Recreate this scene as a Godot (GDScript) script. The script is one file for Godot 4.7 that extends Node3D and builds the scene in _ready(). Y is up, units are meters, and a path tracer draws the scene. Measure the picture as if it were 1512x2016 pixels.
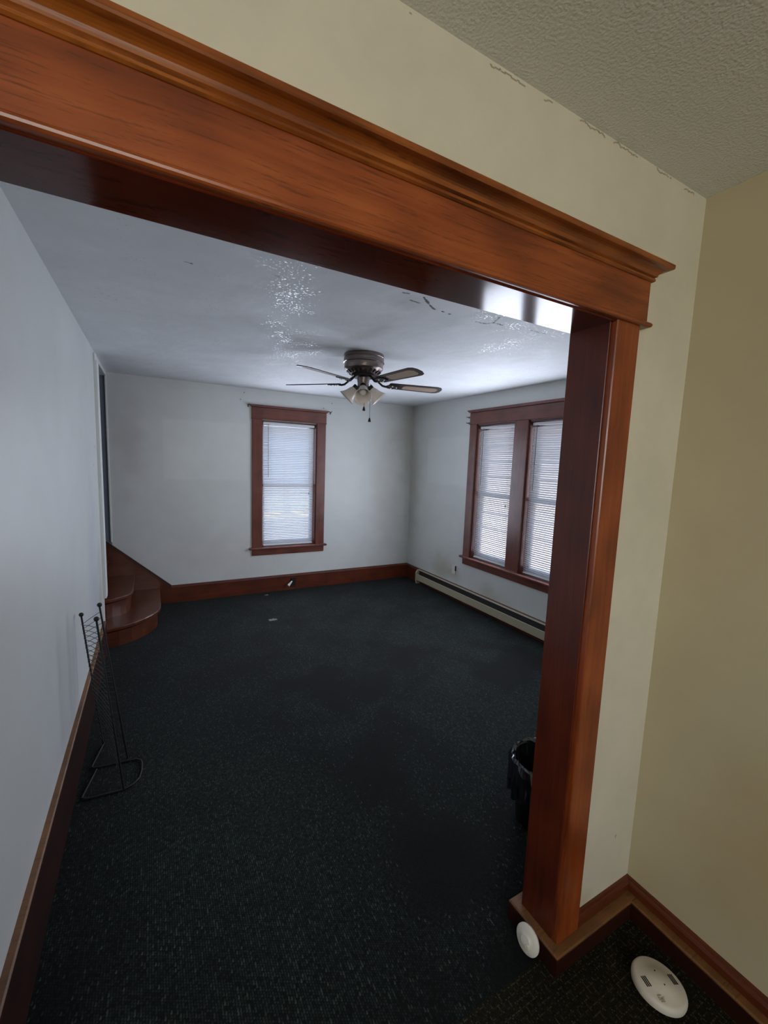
extends Node3D
# An empty living room seen through a wide cased opening. x runs along the back wall, y up, z towards the camera.

const W := 3.627        # right wall of the far room
const H := 2.44         # its ceiling
const ZB := 4.213       # far-room face of the opening's wall
const ZF := 4.345       # near-room face of that wall
const NX := 1.951       # right wall of the near room
const NH := 2.524       # its ceiling
const ZE := 7.6         # end wall of the near room, behind the camera
const XL := -2.3        # left wall of the near room

var mats := {}
var used := {}

# ------------------------------------------------------------------ mesh builder
class Mb:
	var v := PackedVector3Array()
	var n := PackedVector3Array()
	func tri(a: Vector3, b: Vector3, c: Vector3) -> void:   # counter-clockwise seen from outside
		var m := (b - a).cross(c - a)
		if m.length_squared() < 1e-18:
			return
		m = m.normalized()
		v.append_array(PackedVector3Array([a, c, b]))
		n.append_array(PackedVector3Array([m, m, m]))
	func tri_n(a: Vector3, b: Vector3, c: Vector3, na: Vector3, nb: Vector3, nc: Vector3) -> void:
		if (b - a).cross(c - a).length_squared() < 1e-20:
			return
		v.append_array(PackedVector3Array([a, c, b]))
		n.append_array(PackedVector3Array([na, nc, nb]))
	func quad(a: Vector3, b: Vector3, c: Vector3, d: Vector3) -> void:
		tri(a, b, c)
		tri(a, c, d)
	# box between two corners with chamfered edges
	func box(a: Vector3, b: Vector3, ch := 0.0, xf := Transform3D()) -> void:
		var lo := Vector3(minf(a.x, b.x), minf(a.y, b.y), minf(a.z, b.z))
		var hi := Vector3(maxf(a.x, b.x), maxf(a.y, b.y), maxf(a.z, b.z))
		var c := (lo + hi) / 2.0
		var h := (hi - lo) / 2.0
		var k := minf(ch, minf(h.x, minf(h.y, h.z)) * 0.9)
		var p := func(sx: int, sy: int, sz: int, ax: int) -> Vector3:
			var q := Vector3(sx * (h.x - (0.0 if ax == 0 else k)), sy * (h.y - (0.0 if ax == 1 else k)), sz * (h.z - (0.0 if ax == 2 else k)))
			return xf * (c + q)
		var s := [-1, 1]
		for i in s:
			_face(p.call(i, -1, -1, 0), p.call(i, 1, -1, 0), p.call(i, 1, 1, 0), p.call(i, -1, 1, 0), i)
			_face(p.call(-1, i, -1, 1), p.call(-1, i, 1, 1), p.call(1, i, 1, 1), p.call(1, i, -1, 1), i)
			_face(p.call(-1, -1, i, 2), p.call(1, -1, i, 2), p.call(1, 1, i, 2), p.call(-1, 1, i, 2), i)
		if k <= 0.0:
			return
		for i in s:
			for j in s:
				_face(p.call(i, j, -1, 0), p.call(i, j, -1, 1), p.call(i, j, 1, 1), p.call(i, j, 1, 0), i * j)
				_face(p.call(i, -1, j, 0), p.call(i, 1, j, 0), p.call(i, 1, j, 2), p.call(i, -1, j, 2), i * j)
				_face(p.call(-1, i, j, 1), p.call(-1, i, j, 2), p.call(1, i, j, 2), p.call(1, i, j, 1), i * j)
				for l in s:
					if i * j * l > 0:
						tri(p.call(i, j, l, 0), p.call(i, j, l, 1), p.call(i, j, l, 2))
					else:
						tri(p.call(i, j, l, 0), p.call(i, j, l, 2), p.call(i, j, l, 1))
	func _face(a: Vector3, b: Vector3, c: Vector3, d: Vector3, s: int) -> void:
		if s > 0:
			quad(a, b, c, d)
		else:
			quad(a, d, c, b)
	# a polygon in the plane of e1, e2 through o, extruded along e3 (any orientation)
	func prism(poly: PackedVector2Array, o: Vector3, e1: Vector3, e2: Vector3, e3: Vector3, ch := 0.0) -> void:
		var pts := poly
		if Geometry2D.is_polygon_clockwise(pts):
			pts = pts.duplicate()
			pts.reverse()
		var flip := e1.cross(e2).dot(e3) < 0.0
		var ids := Geometry2D.triangulate_polygon(pts)
		var top := pts
		if ch > 0.0:
			var q := Geometry2D.offset_polygon(pts, -ch, Geometry2D.JOIN_MITER)
			if q.size() == 1 and q[0].size() == pts.size():
				var best := 0
				for i in q[0].size():
					if q[0][i].distance_squared_to(pts[0]) < q[0][best].distance_squared_to(pts[0]):
						best = i
				top = PackedVector2Array()
				var qq: PackedVector2Array = q[0]
				if Geometry2D.is_polygon_clockwise(qq):
					qq.reverse()
					best = qq.size() - 1 - best
				for i in qq.size():
					top.append(qq[(best + i) % qq.size()])
			else:
				ch = 0.0
		var cn := e3.normalized() * ch
		var at := func(p: Vector2, k: Vector3) -> Vector3: return o + e1 * p.x + e2 * p.y + k
		for i in range(0, ids.size(), 3):
			var t := [ids[i], ids[i + 1], ids[i + 2]]
			if (pts[t[1]] - pts[t[0]]).cross(pts[t[2]] - pts[t[0]]) < 0.0:
				t = [t[0], t[2], t[1]]
			if flip:
				t = [t[0], t[2], t[1]]
			tri(at.call(top[t[0]], e3), at.call(top[t[1]], e3), at.call(top[t[2]], e3))
			tri(at.call(pts[t[0]], Vector3.ZERO), at.call(pts[t[2]], Vector3.ZERO), at.call(pts[t[1]], Vector3.ZERO))
		for i in pts.size():
			var j := (i + 1) % pts.size()
			_face(at.call(pts[i], Vector3.ZERO), at.call(pts[j], Vector3.ZERO), at.call(pts[j], e3 - cn), at.call(pts[i], e3 - cn), -1 if flip else 1)
			if ch > 0.0:
				_face(at.call(pts[i], e3 - cn), at.call(pts[j], e3 - cn), at.call(top[j], e3), at.call(top[i], e3), -1 if flip else 1)
	# profile (distance out, height) swept along a path in the floor plane; outward is to the right of travel seen from above
	func sweep(path: PackedVector2Array, prof: PackedVector2Array, y0 := 0.0, side := 1.0, caps := true) -> void:
		var rows := []
		for i in path.size():
			var d0 := (path[i] - path[maxi(i - 1, 0)]).normalized()
			var d1 := (path[mini(i + 1, path.size() - 1)] - path[i]).normalized()
			if i == 0: d0 = d1
			if i == path.size() - 1: d1 = d0
			var n0 := Vector2(-d0.y, d0.x) * side
			var n1 := Vector2(-d1.y, d1.x) * side
			var m := (n0 + n1).normalized()
			m /= maxf(0.3, m.dot(n0))
			var row := PackedVector3Array()
			for p in prof:
				row.append(Vector3(path[i].x + m.x * p.x, y0 + p.y, path[i].y + m.y * p.x))
			rows.append(row)
		var area := 0.0
		for i in prof.size():
			area += prof[i].cross(prof[(i + 1) % prof.size()])
		var s := 1 if area * side > 0.0 else -1
		for i in path.size() - 1:
			for k in prof.size():
				var l := (k + 1) % prof.size()
				_face(rows[i][k], rows[i][l], rows[i + 1][l], rows[i + 1][k], s)
		if caps:
			var ids := Geometry2D.triangulate_polygon(prof)
			for e in [0, path.size() - 1]:
				for i in range(0, ids.size(), 3):
					var a: Vector3 = rows[e][ids[i]]
					var b: Vector3 = rows[e][ids[i + 1]]
					var c: Vector3 = rows[e][ids[i + 2]]
					var dir2 := (path[1] - path[0]) if e == 0 else (path[e] - path[e - 1])
					var dir := Vector3(dir2.x, 0, dir2.y) * (-1.0 if e == 0 else 1.0)
					if (b - a).cross(c - a).dot(dir) > 0.0:
						tri(a, b, c)
					else:
						tri(a, c, b)
	# profile of (radius, height) turned about y; smooth where the profile bends gently
	func lathe(prof: PackedVector2Array, segs := 24, xf := Transform3D(), wave := 0.0, waves := 6) -> void:
		var sn := []
		for i in prof.size() - 1:
			var d := prof[i + 1] - prof[i]
			sn.append(Vector2(d.y, -d.x).normalized() if d.length() > 1e-9 else Vector2.RIGHT)
		for i in prof.size() - 1:
			var na: Vector2 = sn[i]
			var nb: Vector2 = sn[i]
			if i > 0 and sn[i].dot(sn[i - 1]) > 0.72: na = (sn[i] + sn[i - 1]).normalized()
			if i < sn.size() - 1 and sn[i].dot(sn[i + 1]) > 0.72: nb = (sn[i] + sn[i + 1]).normalized()
			for k in segs:
				var a0 := TAU * k / segs
				var a1 := TAU * (k + 1) / segs
				var q := func(p: Vector2, a: float, t: float) -> Vector3:
					var r := p.x * (1.0 + wave * t * cos(a * waves))
					return xf * Vector3(cos(a) * r, p.y, -sin(a) * r)
				var nn := func(m: Vector2, a: float) -> Vector3: return (xf.basis * Vector3(cos(a) * m.x, m.y, -sin(a) * m.x)).normalized()
				var t0 := float(i) / (prof.size() - 1)
				var t1 := float(i + 1) / (prof.size() - 1)
				var A: Vector3 = q.call(prof[i], a0, t0)
				var B: Vector3 = q.call(prof[i], a1, t0)
				var C: Vector3 = q.call(prof[i + 1], a1, t1)
				var D: Vector3 = q.call(prof[i + 1], a0, t1)
				tri_n(A, B, C, nn.call(na, a0), nn.call(na, a1), nn.call(nb, a1))
				tri_n(A, C, D, nn.call(na, a0), nn.call(nb, a1), nn.call(nb, a0))
	func ball(c: Vector3, r: float, segs := 12) -> void:
		var p := PackedVector2Array()
		for i in 9:
			var a := -PI / 2 + PI * i / 8
			p.append(Vector2(cos(a) * r, sin(a) * r))
		lathe(p, segs, Transform3D(Basis(), c))
	# round bar along a path
	func tube(path: PackedVector3Array, r: float, segs := 8, closed := false) -> void:
		var count := path.size()
		var rings := []
		var up := Vector3.ZERO
		for i in count:
			var a := path[(i - 1 + count) % count] if closed else path[maxi(i - 1, 0)]
			var b := path[(i + 1) % count] if closed else path[mini(i + 1, count - 1)]
			var t := (b - a).normalized()
			if i == 0:
				up = t.cross(Vector3.UP if absf(t.y) < 0.9 else Vector3.RIGHT).normalized()
			up = (up - t * up.dot(t)).normalized()
			var w := t.cross(up)
			var ring := []
			for k in segs:
				var an := TAU * k / segs
				ring.append([path[i] + (up * cos(an) + w * sin(an)) * r, up * cos(an) + w * sin(an)])
			rings.append(ring)
		for i in (count if closed else count - 1):
			var j := (i + 1) % count
			for k in segs:
				var l := (k + 1) % segs
				var A = rings[i][k]; var B = rings[i][l]; var C = rings[j][l]; var D = rings[j][k]
				tri_n(A[0], B[0], C[0], A[1], B[1], C[1])
				tri_n(A[0], C[0], D[0], A[1], C[1], D[1])
		if not closed:
			for e in [0, count - 1]:
				for k in segs:
					var A: Vector3 = rings[e][k][0]
					var B: Vector3 = rings[e][(k + 1) % segs][0]
					if e == 0: tri(path[e], B, A)
					else: tri(path[e], A, B)
	# uv: [axis of u, u at 0, u at 1, axis of v, v at 0 (top), v at 1]
	func mesh(uv := []) -> ArrayMesh:
		var a := []
		a.resize(Mesh.ARRAY_MAX)
		a[Mesh.ARRAY_VERTEX] = v
		a[Mesh.ARRAY_NORMAL] = n
		if uv.size():
			var t := PackedVector2Array()
			for p in v:
				t.append(Vector2((p[uv[0]] - uv[1]) / (uv[2] - uv[1]), (p[uv[3]] - uv[4]) / (uv[5] - uv[4])))
			a[Mesh.ARRAY_TEX_UV] = t
		var m := ArrayMesh.new()
		m.add_surface_from_arrays(Mesh.PRIMITIVE_TRIANGLES, a)
		return m

# ------------------------------------------------------------------ scene helpers
func numbered(called: String) -> String:
	if not used.has(called):
		used[called] = 0
		return called
	used[called] += 1
	return "%s_%03d" % [called, used[called]]

func tag(o: Node, label: String, category := "", group := "", kind := "") -> Node:
	o.set_meta("label", label)
	if category: o.set_meta("category", category)
	if group: o.set_meta("group", group)
	if kind: o.set_meta("kind", kind)
	return o

func thing(called: String, at := Vector3.ZERO) -> Node3D:
	var o := Node3D.new()
	o.name = numbered(called)
	o.position = at
	add_child(o, true)
	return o

func put(called: String, b: Mb, m: Material, parent: Node = null, uv := []) -> MeshInstance3D:
	return put_mesh(called, b.mesh(uv), m, parent)

func put_mesh(called: String, mesh: Mesh, m: Material, parent: Node = null) -> MeshInstance3D:
	var o := MeshInstance3D.new()
	o.mesh = mesh
	o.material_override = m
	o.cast_shadow = GeometryInstance3D.SHADOW_CASTING_SETTING_ON
	if parent == null:
		o.name = numbered(called)
		add_child(o, true)
	else:
		o.name = called
		var k := 0
		while parent.has_node(NodePath(String(o.name))):
			k += 1
			o.name = "%s_%03d" % [called, k]
		parent.add_child(o, true)
	return o

func setting(called: String, b: Mb, m: Material, label: String, category: String, uv := []) -> MeshInstance3D:
	var o := put(called, b, m, null, uv)
	tag(o, label, category, "", "structure")
	return o

func V2(a: Array) -> PackedVector2Array:
	var p := PackedVector2Array()
	for i in range(0, a.size(), 2):
		p.append(Vector2(a[i], a[i + 1]))
	return p

# ------------------------------------------------------------------ materials
func mat(called: String, c: Color, rough := 0.6, metal := 0.0) -> StandardMaterial3D:
	var m := StandardMaterial3D.new()
	m.resource_name = called
	m.albedo_color = c
	m.roughness = rough
	m.metallic = metal
	mats[called] = m
	return m

func rgb8(r: int, g: int, b: int) -> Color:
	return Color(r / 255.0, g / 255.0, b / 255.0)

func noise(sd: int, freq: float, oct := 4) -> FastNoiseLite:
	var f := FastNoiseLite.new()
	f.seed = sd
	f.frequency = freq
	f.noise_type = FastNoiseLite.TYPE_SIMPLEX_SMOOTH
	f.fractal_octaves = oct
	return f

func tex(im: Image) -> ImageTexture:
	return ImageTexture.create_from_image(im)

func bump(sd: int, freq: float, size := 512, strength := 4.0, oct := 3) -> NoiseTexture2D:
	var t := NoiseTexture2D.new()
	t.width = size
	t.height = size
	t.seamless = true
	t.as_normal_map = true
	t.bump_strength = strength
	t.noise = noise(sd, freq, oct)
	return t

# varnished wood, grain along u
func wood_image(sd: int, dark: Color, mid: Color, light: Color) -> Image:
	var w := 512
	var im := Image.create(w, w, false, Image.FORMAT_RGB8)
	var a := noise(sd, 0.012, 3)
	var b := noise(sd + 1, 0.05, 3)
	var c := noise(sd + 2, 0.004, 2)
	for y in w:
		for x in w:
			var warp := c.get_noise_2d(x * 2.0, y * 0.7) * 7.0
			var g := a.get_noise_2d(x * 0.34, (y + warp) * 4.0)
			var f := b.get_noise_2d(x * 0.4, (y + warp) * 7.0)
			var blotch := c.get_noise_2d(x * 4.0 + 900.0, y * 1.6)
			var t := clampf(0.5 + g * 0.3 + blotch * 0.45, 0.0, 1.0)
			var col := dark.lerp(mid, t * 2.0) if t < 0.5 else mid.lerp(light, t * 2.0 - 1.0)
			if f > 0.28:
				col = col.darkened(clampf((f - 0.28) * 0.9, 0.0, 0.25))
			im.set_pixel(x, y, col)
	return im

func wood(called: String, im: Image, rough: float, size := 0.7) -> StandardMaterial3D:
	var upright := called.ends_with("upright")
	var long := 2.4 * size / 0.7
	var m := mat(called, Color.WHITE, rough)
	m.albedo_texture = tex(im)
	m.uv1_triplanar = true
	m.uv1_world_triplanar = true
	m.uv1_scale = Vector3(1.0 / size, 1.0 / long, 1.0 / size) if upright else Vector3(1.0 / long, 1.0 / size, 1.0 / long)
	m.uv1_offset = Vector3(0.5, 0.0, 0.5) if upright else Vector3(0.02, 0.5, 0.625)
	m.uv1_triplanar_sharpness = 8.0
	m.metallic_specular = 0.55
	return m

# painted plaster: base colour with faint stains, patches [u0, v0, u1, v1, colour shift] and specks
func plaster(called: String, base: Color, w: int, h: int, sd: int, patches: Array, smears: Array, marks: Array, rough := 0.5) -> StandardMaterial3D:
	var im := Image.create(w, h, false, Image.FORMAT_RGB8)
	var a := noise(sd, 0.006, 4)
	var b := noise(sd + 7, 0.03, 3)
	for y in h:
		for x in w:
			var k := 1.0 + a.get_noise_2d(x, y) * 0.035 + b.get_noise_2d(x, y) * 0.012
			im.set_pixel(x, y, Color(base.r * k, base.g * k, base.b * k))
	for p in patches:      # where a picture hung: cleaner or dirtier paint
		for y in range(int(p[1] * h), int(p[3] * h)):
			for x in range(int(p[0] * w), int(p[2] * w)):
				var e := minf(minf(x - p[0] * w, p[2] * w - x), minf(y - p[1] * h, p[3] * h - y)) / 4.0
				var c := im.get_pixel(x, y)
				im.set_pixel(x, y, c.lerp(c * p[4], clampf(e, 0.0, 1.0)))
	for p in smears:       # soft stain: u, v, radius u, radius v, tint
		for y in range(maxi(0, int((p[1] - p[3]) * h)), mini(h, int((p[1] + p[3]) * h))):
			for x in range(maxi(0, int((p[0] - p[2]) * w)), mini(w, int((p[0] + p[2]) * w))):
				var d := Vector2((float(x) / w - p[0]) / p[2], (float(y) / h - p[1]) / p[3]).length()
				d += b.get_noise_2d(x * 0.7, y * 0.7) * 0.3
				if d < 1.0:
					var c := im.get_pixel(x, y)
					im.set_pixel(x, y, c.lerp(c * p[4], smoothstep(0.0, 1.0, 1.0 - d)))
	for l in marks:        # thin dark line: list of u, v points, width in pixels, colour
		var pts: Array = l[0]
		for i in range(0, pts.size() - 2, 2):
			var p0 := Vector2(pts[i] * w, pts[i + 1] * h)
			var p1 := Vector2(pts[i + 2] * w, pts[i + 3] * h)
			var steps := int(p0.distance_to(p1) * 2.0) + 1
			for s in steps:
				var q := p0.lerp(p1, float(s) / steps)
				var jig := b.get_noise_2d(q.x * 3.0, q.y * 3.0)
				q += Vector2(jig, -jig) * 2.5
				var r: float = l[1] * (0.55 + 0.9 * absf(b.get_noise_2d(q.x * 1.1 + 50.0, q.y)))
				if l.size() > 3 and b.get_noise_2d(q.x * 0.8, q.y * 0.8 + 99.0) < l[3]:
					continue
				for dy in range(-2, 3):
					for dx in range(-2, 3):
						if Vector2(dx, dy).length() <= r:
							var xx := clampi(int(q.x) + dx, 0, w - 1)
							var yy := clampi(int(q.y) + dy, 0, h - 1)
							im.set_pixel(xx, yy, l[2])
	var m := mat(called, Color.WHITE, rough)
	m.albedo_texture = tex(im)
	m.texture_repeat = false
	return m

func carpet_image(w: int, h: int, loop: int, sd: int, deep: Color, body: Color, fleck: Color, share: float, wear: Array) -> Image:
	var im := Image.create(w, h, false, Image.FORMAT_RGB8)
	var r := RandomNumberGenerator.new()
	r.seed = sd
	var big := noise(sd, 0.004, 4)
	for j in range(0, h, loop):
		for i in range(0, w, loop):
			var k := 0.45 + 1.1 * r.randf()
			var b := big.get_noise_2d(i, j)
			var more := 0.0
			for q in wear:
				var d := Vector2((float(i) / w - q[0]) / q[2], (float(j) / h - q[1]) / q[3]).length() + b * 0.8
				if d < 1.0:
					more += q[4] * (1.0 - d)
			var c := body * (k * (1.0 + 0.6 * b + clampf(more * 0.3, -0.35, 0.8)))
			var lit := r.randf() < share * (1.0 + more + 1.2 * b)
			if lit:
				c = body.lerp(fleck, 0.15 + 1.1 * pow(r.randf(), 2.5))
			c.a = 1.0
			var off := (i / loop) % 2 * (loop / 2)
			im.fill_rect(Rect2i(i, j + off, loop, loop), deep)
			im.fill_rect(Rect2i(i, j + off, loop - 1, loop - 1), c)
			if lit:
				im.fill_rect(Rect2i(i + 1, j + off - 2, loop - 2, loop + 1), c)
	return im

func basket_image(w: int, loop: int, sd: int, deep: Color, body: Color, fleck: Color) -> Image:
	var im := Image.create(w, w, false, Image.FORMAT_RGB8)
	var r := RandomNumberGenerator.new()
	r.seed = sd
	im.fill(deep)
	for j in range(0, w, loop):
		for i in range(0, w, loop):
			var ring := ((i / loop) % 4 == 0) or ((j / loop) % 4 == 0)
			var c := body * (0.6 + 0.6 * r.randf())
			if ring and r.randf() < 0.5:
				c = body.lerp(fleck, 0.3 + 0.7 * r.randf())
			c.a = 1.0
			im.fill_rect(Rect2i(i, j, loop - 1, loop - 1), c)
	return im

func make_materials() -> void:
	var red := wood_image(11, rgb8(104, 48, 20), rgb8(146, 72, 32), rgb8(170, 92, 44))
	var w1 := wood("varnished_wood_across", red, 0.3)
	var turned: Image = red.duplicate()
	turned.rotate_90(CLOCKWISE)
	wood("varnished_wood_upright", turned, 0.3).albedo_color = rgb8(236, 222, 214)
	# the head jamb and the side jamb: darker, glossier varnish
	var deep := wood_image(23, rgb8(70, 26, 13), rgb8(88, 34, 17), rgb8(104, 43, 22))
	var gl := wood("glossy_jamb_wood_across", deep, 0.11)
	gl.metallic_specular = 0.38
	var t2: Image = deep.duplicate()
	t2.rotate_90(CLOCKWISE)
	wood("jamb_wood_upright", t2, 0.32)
	# crown moulding: streaky amber over dark
	wood("streaked_crown_wood", wood_image(37, rgb8(84, 38, 12), rgb8(140, 74, 26), rgb8(176, 104, 40)), 0.3)
	# worn top of the shoe board
	wood("worn_shoe_wood", wood_image(51, rgb8(92, 58, 26), rgb8(112, 72, 35), rgb8(130, 86, 45)), 0.55, 0.4)
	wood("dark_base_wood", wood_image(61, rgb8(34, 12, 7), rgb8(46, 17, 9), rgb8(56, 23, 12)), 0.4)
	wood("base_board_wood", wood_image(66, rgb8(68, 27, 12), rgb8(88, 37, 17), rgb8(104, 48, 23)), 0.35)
	var mh := wood_image(91, rgb8(84, 44, 36), rgb8(106, 58, 48), rgb8(122, 70, 58))
	wood("mahogany_across", mh, 0.28)
	var mt: Image = mh.duplicate()
	mt.rotate_90(CLOCKWISE)
	wood("mahogany_upright", mt, 0.28)
	var tr := wood_image(71, rgb8(70, 34, 20), rgb8(88, 44, 27), rgb8(104, 56, 35))
	wood("stair_wood", tr, 0.3)
	mat("white_trim", rgb8(214, 216, 212), 0.45)
	mat("blind_headrail", rgb8(222, 224, 226), 0.4)
	var sl := mat("blind_slat", rgb8(232, 232, 232), 0.4)
	sl.backlight_enabled = true
	sl.backlight = Color(0.62, 0.62, 0.62)
	mat("cord", rgb8(225, 225, 225), 0.8)
	mat("wand", rgb8(120, 125, 130), 0.3)
	mat("sash_paint", rgb8(190, 192, 190), 0.5)
	var gp := mat("window_glass", Color(0.95, 0.98, 1.0, 0.06), 0.02)
	gp.transparency = BaseMaterial3D.TRANSPARENCY_ALPHA
	var bn := mat("brushed_pewter", rgb8(132, 120, 116), 0.32, 0.9)
	bn.normal_enabled = true
	var nb := bump(5, 0.05, 256, 1.2, 2)
	bn.normal_texture = nb
	bn.uv1_triplanar = true
	bn.uv1_scale = Vector3(1.2, 14.0, 1.2)
	mat("dark_metal", rgb8(52, 46, 44), 0.4, 0.7)
	mat("bright_metal", rgb8(205, 200, 195), 0.2, 1.0)
	wood("blade_walnut", wood_image(81, rgb8(38, 24, 20), rgb8(50, 32, 27), rgb8(60, 41, 34)), 0.4, 0.3)
	var cane := mat("cane_inlay", rgb8(186, 158, 134), 0.7)
	var ci := Image.create(64, 64, false, Image.FORMAT_RGB8)
	for y in 64:
		for x in 64:
			var k := 1.0 if (x / 4 + y / 4) % 2 == 0 else 0.72
			ci.set_pixel(x, y, Color(k, k, k))
	cane.albedo_texture = tex(ci)
	cane.uv1_triplanar = true
	cane.uv1_scale = Vector3.ONE * 14.0
	var gs := mat("alabaster_glass", rgb8(238, 230, 220), 0.2)
	gs.backlight_enabled = true
	gs.backlight = Color(0.6, 0.56, 0.52)
	mat("bulb_glass", rgb8(240, 238, 232), 0.15)
	mat("black_wire", rgb8(12, 12, 13), 0.6)
	mat("black_plastic", rgb8(20, 21, 24), 0.35)
	var bag := mat("bin_liner_film", rgb8(26, 30, 36), 0.16)
	bag.metallic_specular = 0.9
	mat("detector_plastic", rgb8(214, 206, 192), 0.5)
	mat("slot_black", rgb8(14, 12, 12), 0.8)
	mat("print_grey", rgb8(160, 152, 138), 0.6)
	mat("heater_cream", rgb8(170, 162, 138), 0.4)
	mat("heater_dark", rgb8(22, 18, 16), 0.7)
	mat("outlet_white", rgb8(205, 205, 200), 0.4)
	mat("outlet_brown", rgb8(38, 26, 22), 0.4)
	mat("plug_white", rgb8(226, 220, 212), 0.5)
	mat("paper", rgb8(112, 116, 116), 0.9)
	mat("nail_steel", rgb8(110, 108, 106), 0.4, 0.8)
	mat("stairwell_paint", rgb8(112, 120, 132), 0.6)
	# paint
	var cool := rgb8(206, 208, 206)
	plaster("left_wall_paint", cool, 512, 320, 101, [], [[0.28, 0.78, 0.05, 0.3, Color(0.92, 0.9, 0.88)], [0.36, 0.7, 0.1, 0.5, Color(0.93, 0.94, 0.97)], [0.2, 0.35, 0.06, 0.12, Color(0.95, 0.93, 0.92)]],
		[[[0.27, 0.31, 0.272, 0.31], 1.2, rgb8(120, 120, 120)], [[0.30, 0.36, 0.303, 0.365], 1.2, rgb8(130, 130, 130)], [[0.44, 0.72, 0.441, 0.722], 1.0, rgb8(110, 110, 112)]], 0.38)
	plaster("back_wall_paint", cool, 512, 344, 111, [[0.13, 0.16, 0.38, 0.44, Color(1.03, 1.03, 1.03)]],
		[[0.97, 0.2, 0.08, 0.3, Color(0.93, 0.92, 0.89)], [0.9, 0.5, 0.12, 0.6, Color(0.97, 0.96, 0.95)], [0.05, 0.3, 0.06, 0.3, Color(0.94, 0.92, 0.93)], [0.3, 0.8, 0.3, 0.2, Color(0.98, 0.96, 0.96)]], [], 0.42)
	plaster("right_wall_paint", rgb8(204, 206, 202), 512, 296, 121, [[0.09, 0.175, 0.295, 0.43, Color(1.03, 1.035, 1.035)], [0.14, 0.47, 0.17, 0.51, Color(1.02, 1.02, 1.02)]],
		[[0.2, 0.85, 0.07, 0.1, Color(0.9, 0.87, 0.82)], [0.4, 0.92, 0.08, 0.09, Color(0.93, 0.9, 0.86)], [0.02, 0.5, 0.05, 0.5, Color(0.93, 0.92, 0.89)], [0.26, 0.87, 0.04, 0.06, Color(0.9, 0.88, 0.84)]],
		[[[0.29, 0.425, 0.3, 0.428], 1.0, rgb8(150, 150, 148)]], 0.42)
	plaster("opening_wall_paint", rgb8(216, 210, 190), 1600, 950, 131, [], [[0.9, 0.55, 0.05, 0.08, Color(0.93, 0.9, 0.84)], [0.92, 0.95, 0.04, 0.05, Color(0.94, 0.9, 0.84)]],
		[[[0.73, 0.002, 0.8, 0.004, 0.9, 0.002, 0.999, 0.004], 0.9, rgb8(140, 130, 108), 0.1], [[0.985, 0.004, 0.995, 0.012, 0.9985, 0.02], 1.0, rgb8(120, 104, 84), 0.05], [[0.924, 0.118, 0.9245, 0.119], 1.2, rgb8(90, 80, 60)], [[0.93, 0.62, 0.9305, 0.623], 1.0, rgb8(110, 90, 70)], [[0.975, 0.87, 0.9755, 0.874], 1.2, rgb8(100, 80, 60)]], 0.5)
	plaster("near_side_paint", rgb8(198, 186, 154), 512, 400, 141, [], [[0.88, 0.8, 0.08, 0.16, Color(0.96, 0.92, 0.86)], [0.8, 0.5, 0.15, 0.4, Color(0.98, 0.97, 0.95)]],
		[[[0.8215, 0.755, 0.823, 0.757], 1.2, rgb8(90, 70, 50)], [[0.826, 0.768, 0.827, 0.77], 1.2, rgb8(90, 70, 50)]], 0.55)
	plaster("near_plain_paint", rgb8(206, 196, 164), 64, 64, 151, [], [], [], 0.6)
	# far ceiling: glossy, with the crack that runs along the opening; u is x over W, v is z over 4.2
	var u := func(a: Array) -> Array:
		var o := []
		for i in range(0, a.size(), 2):
			o.append((a[i] + 0.15) / 3.95)
			o.append((a[i + 1] + 0.15) / 4.5)
		return o
	var ce := plaster("far_ceiling_paint", rgb8(220, 222, 224), 1024, 1160, 161, [], [[0.5, 0.5, 0.05, 0.05, Color(0.97, 0.97, 0.97)], [0.42, 0.76, 0.05, 0.04, Color(0.93, 0.93, 0.92)]], [
		[u.call([1.54, 3.36, 1.60, 3.31, 1.66, 3.266, 1.824, 3.248, 2.001, 3.237, 2.031, 3.243]), 1.5, rgb8(62, 60, 60), -0.12],
		[u.call([2.031, 3.243, 2.06, 3.27, 2.02, 3.364]), 1.4, rgb8(110, 108, 106), -0.1],
		[u.call([2.06, 3.27, 2.19, 3.295, 2.29, 3.299, 2.516, 3.305, 2.9, 3.32]), 1.3, rgb8(96, 94, 92), 0.02],
		[u.call([1.5, 3.30, 1.56, 3.285]), 2.0, rgb8(120, 118, 116)],
		[u.call([1.43, 3.351, 1.46, 3.36]), 1.6, rgb8(120, 118, 116)],
		[u.call([0.52, 3.12, 0.55, 3.12]), 1.4, rgb8(120, 122, 124)],
		[u.call([0.86, 3.2, 0.89, 3.2]), 1.3, rgb8(130, 130, 132)],
	], 0.5)
	ce.normal_enabled = true
	ce.normal_texture = bump(9, 0.02, 512, 2.2, 4)
	ce.normal_scale = 0.25
	var ri := Image.create(1024, 1160, false, Image.FORMAT_L8)
	var rn := noise(171, 0.22, 2)
	var rb := noise(172, 0.012, 3)
	for y in 1160:
		for x in 1024:
			var g := rn.get_noise_2d(x, y) + 0.45 * rb.get_noise_2d(x, y)
			ri.set_pixel(x, y, Color.WHITE * (0.2 if g > 0.54 else 0.72))
	ce.roughness = 1.0
	ce.roughness_texture = tex(ri)
	ce.roughness_texture_channel = BaseMaterial3D.TEXTURE_CHANNEL_RED
	ce.uv1_triplanar = false
	var nc := mat("near_ceiling_stipple", rgb8(222, 224, 216), 0.75)
	nc.normal_enabled = true
	nc.normal_texture = bump(13, 0.09, 512, 1.8, 4)
	nc.uv1_triplanar = true
	nc.uv1_world_triplanar = true
	nc.uv1_scale = Vector3.ONE * 2.2
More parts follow.
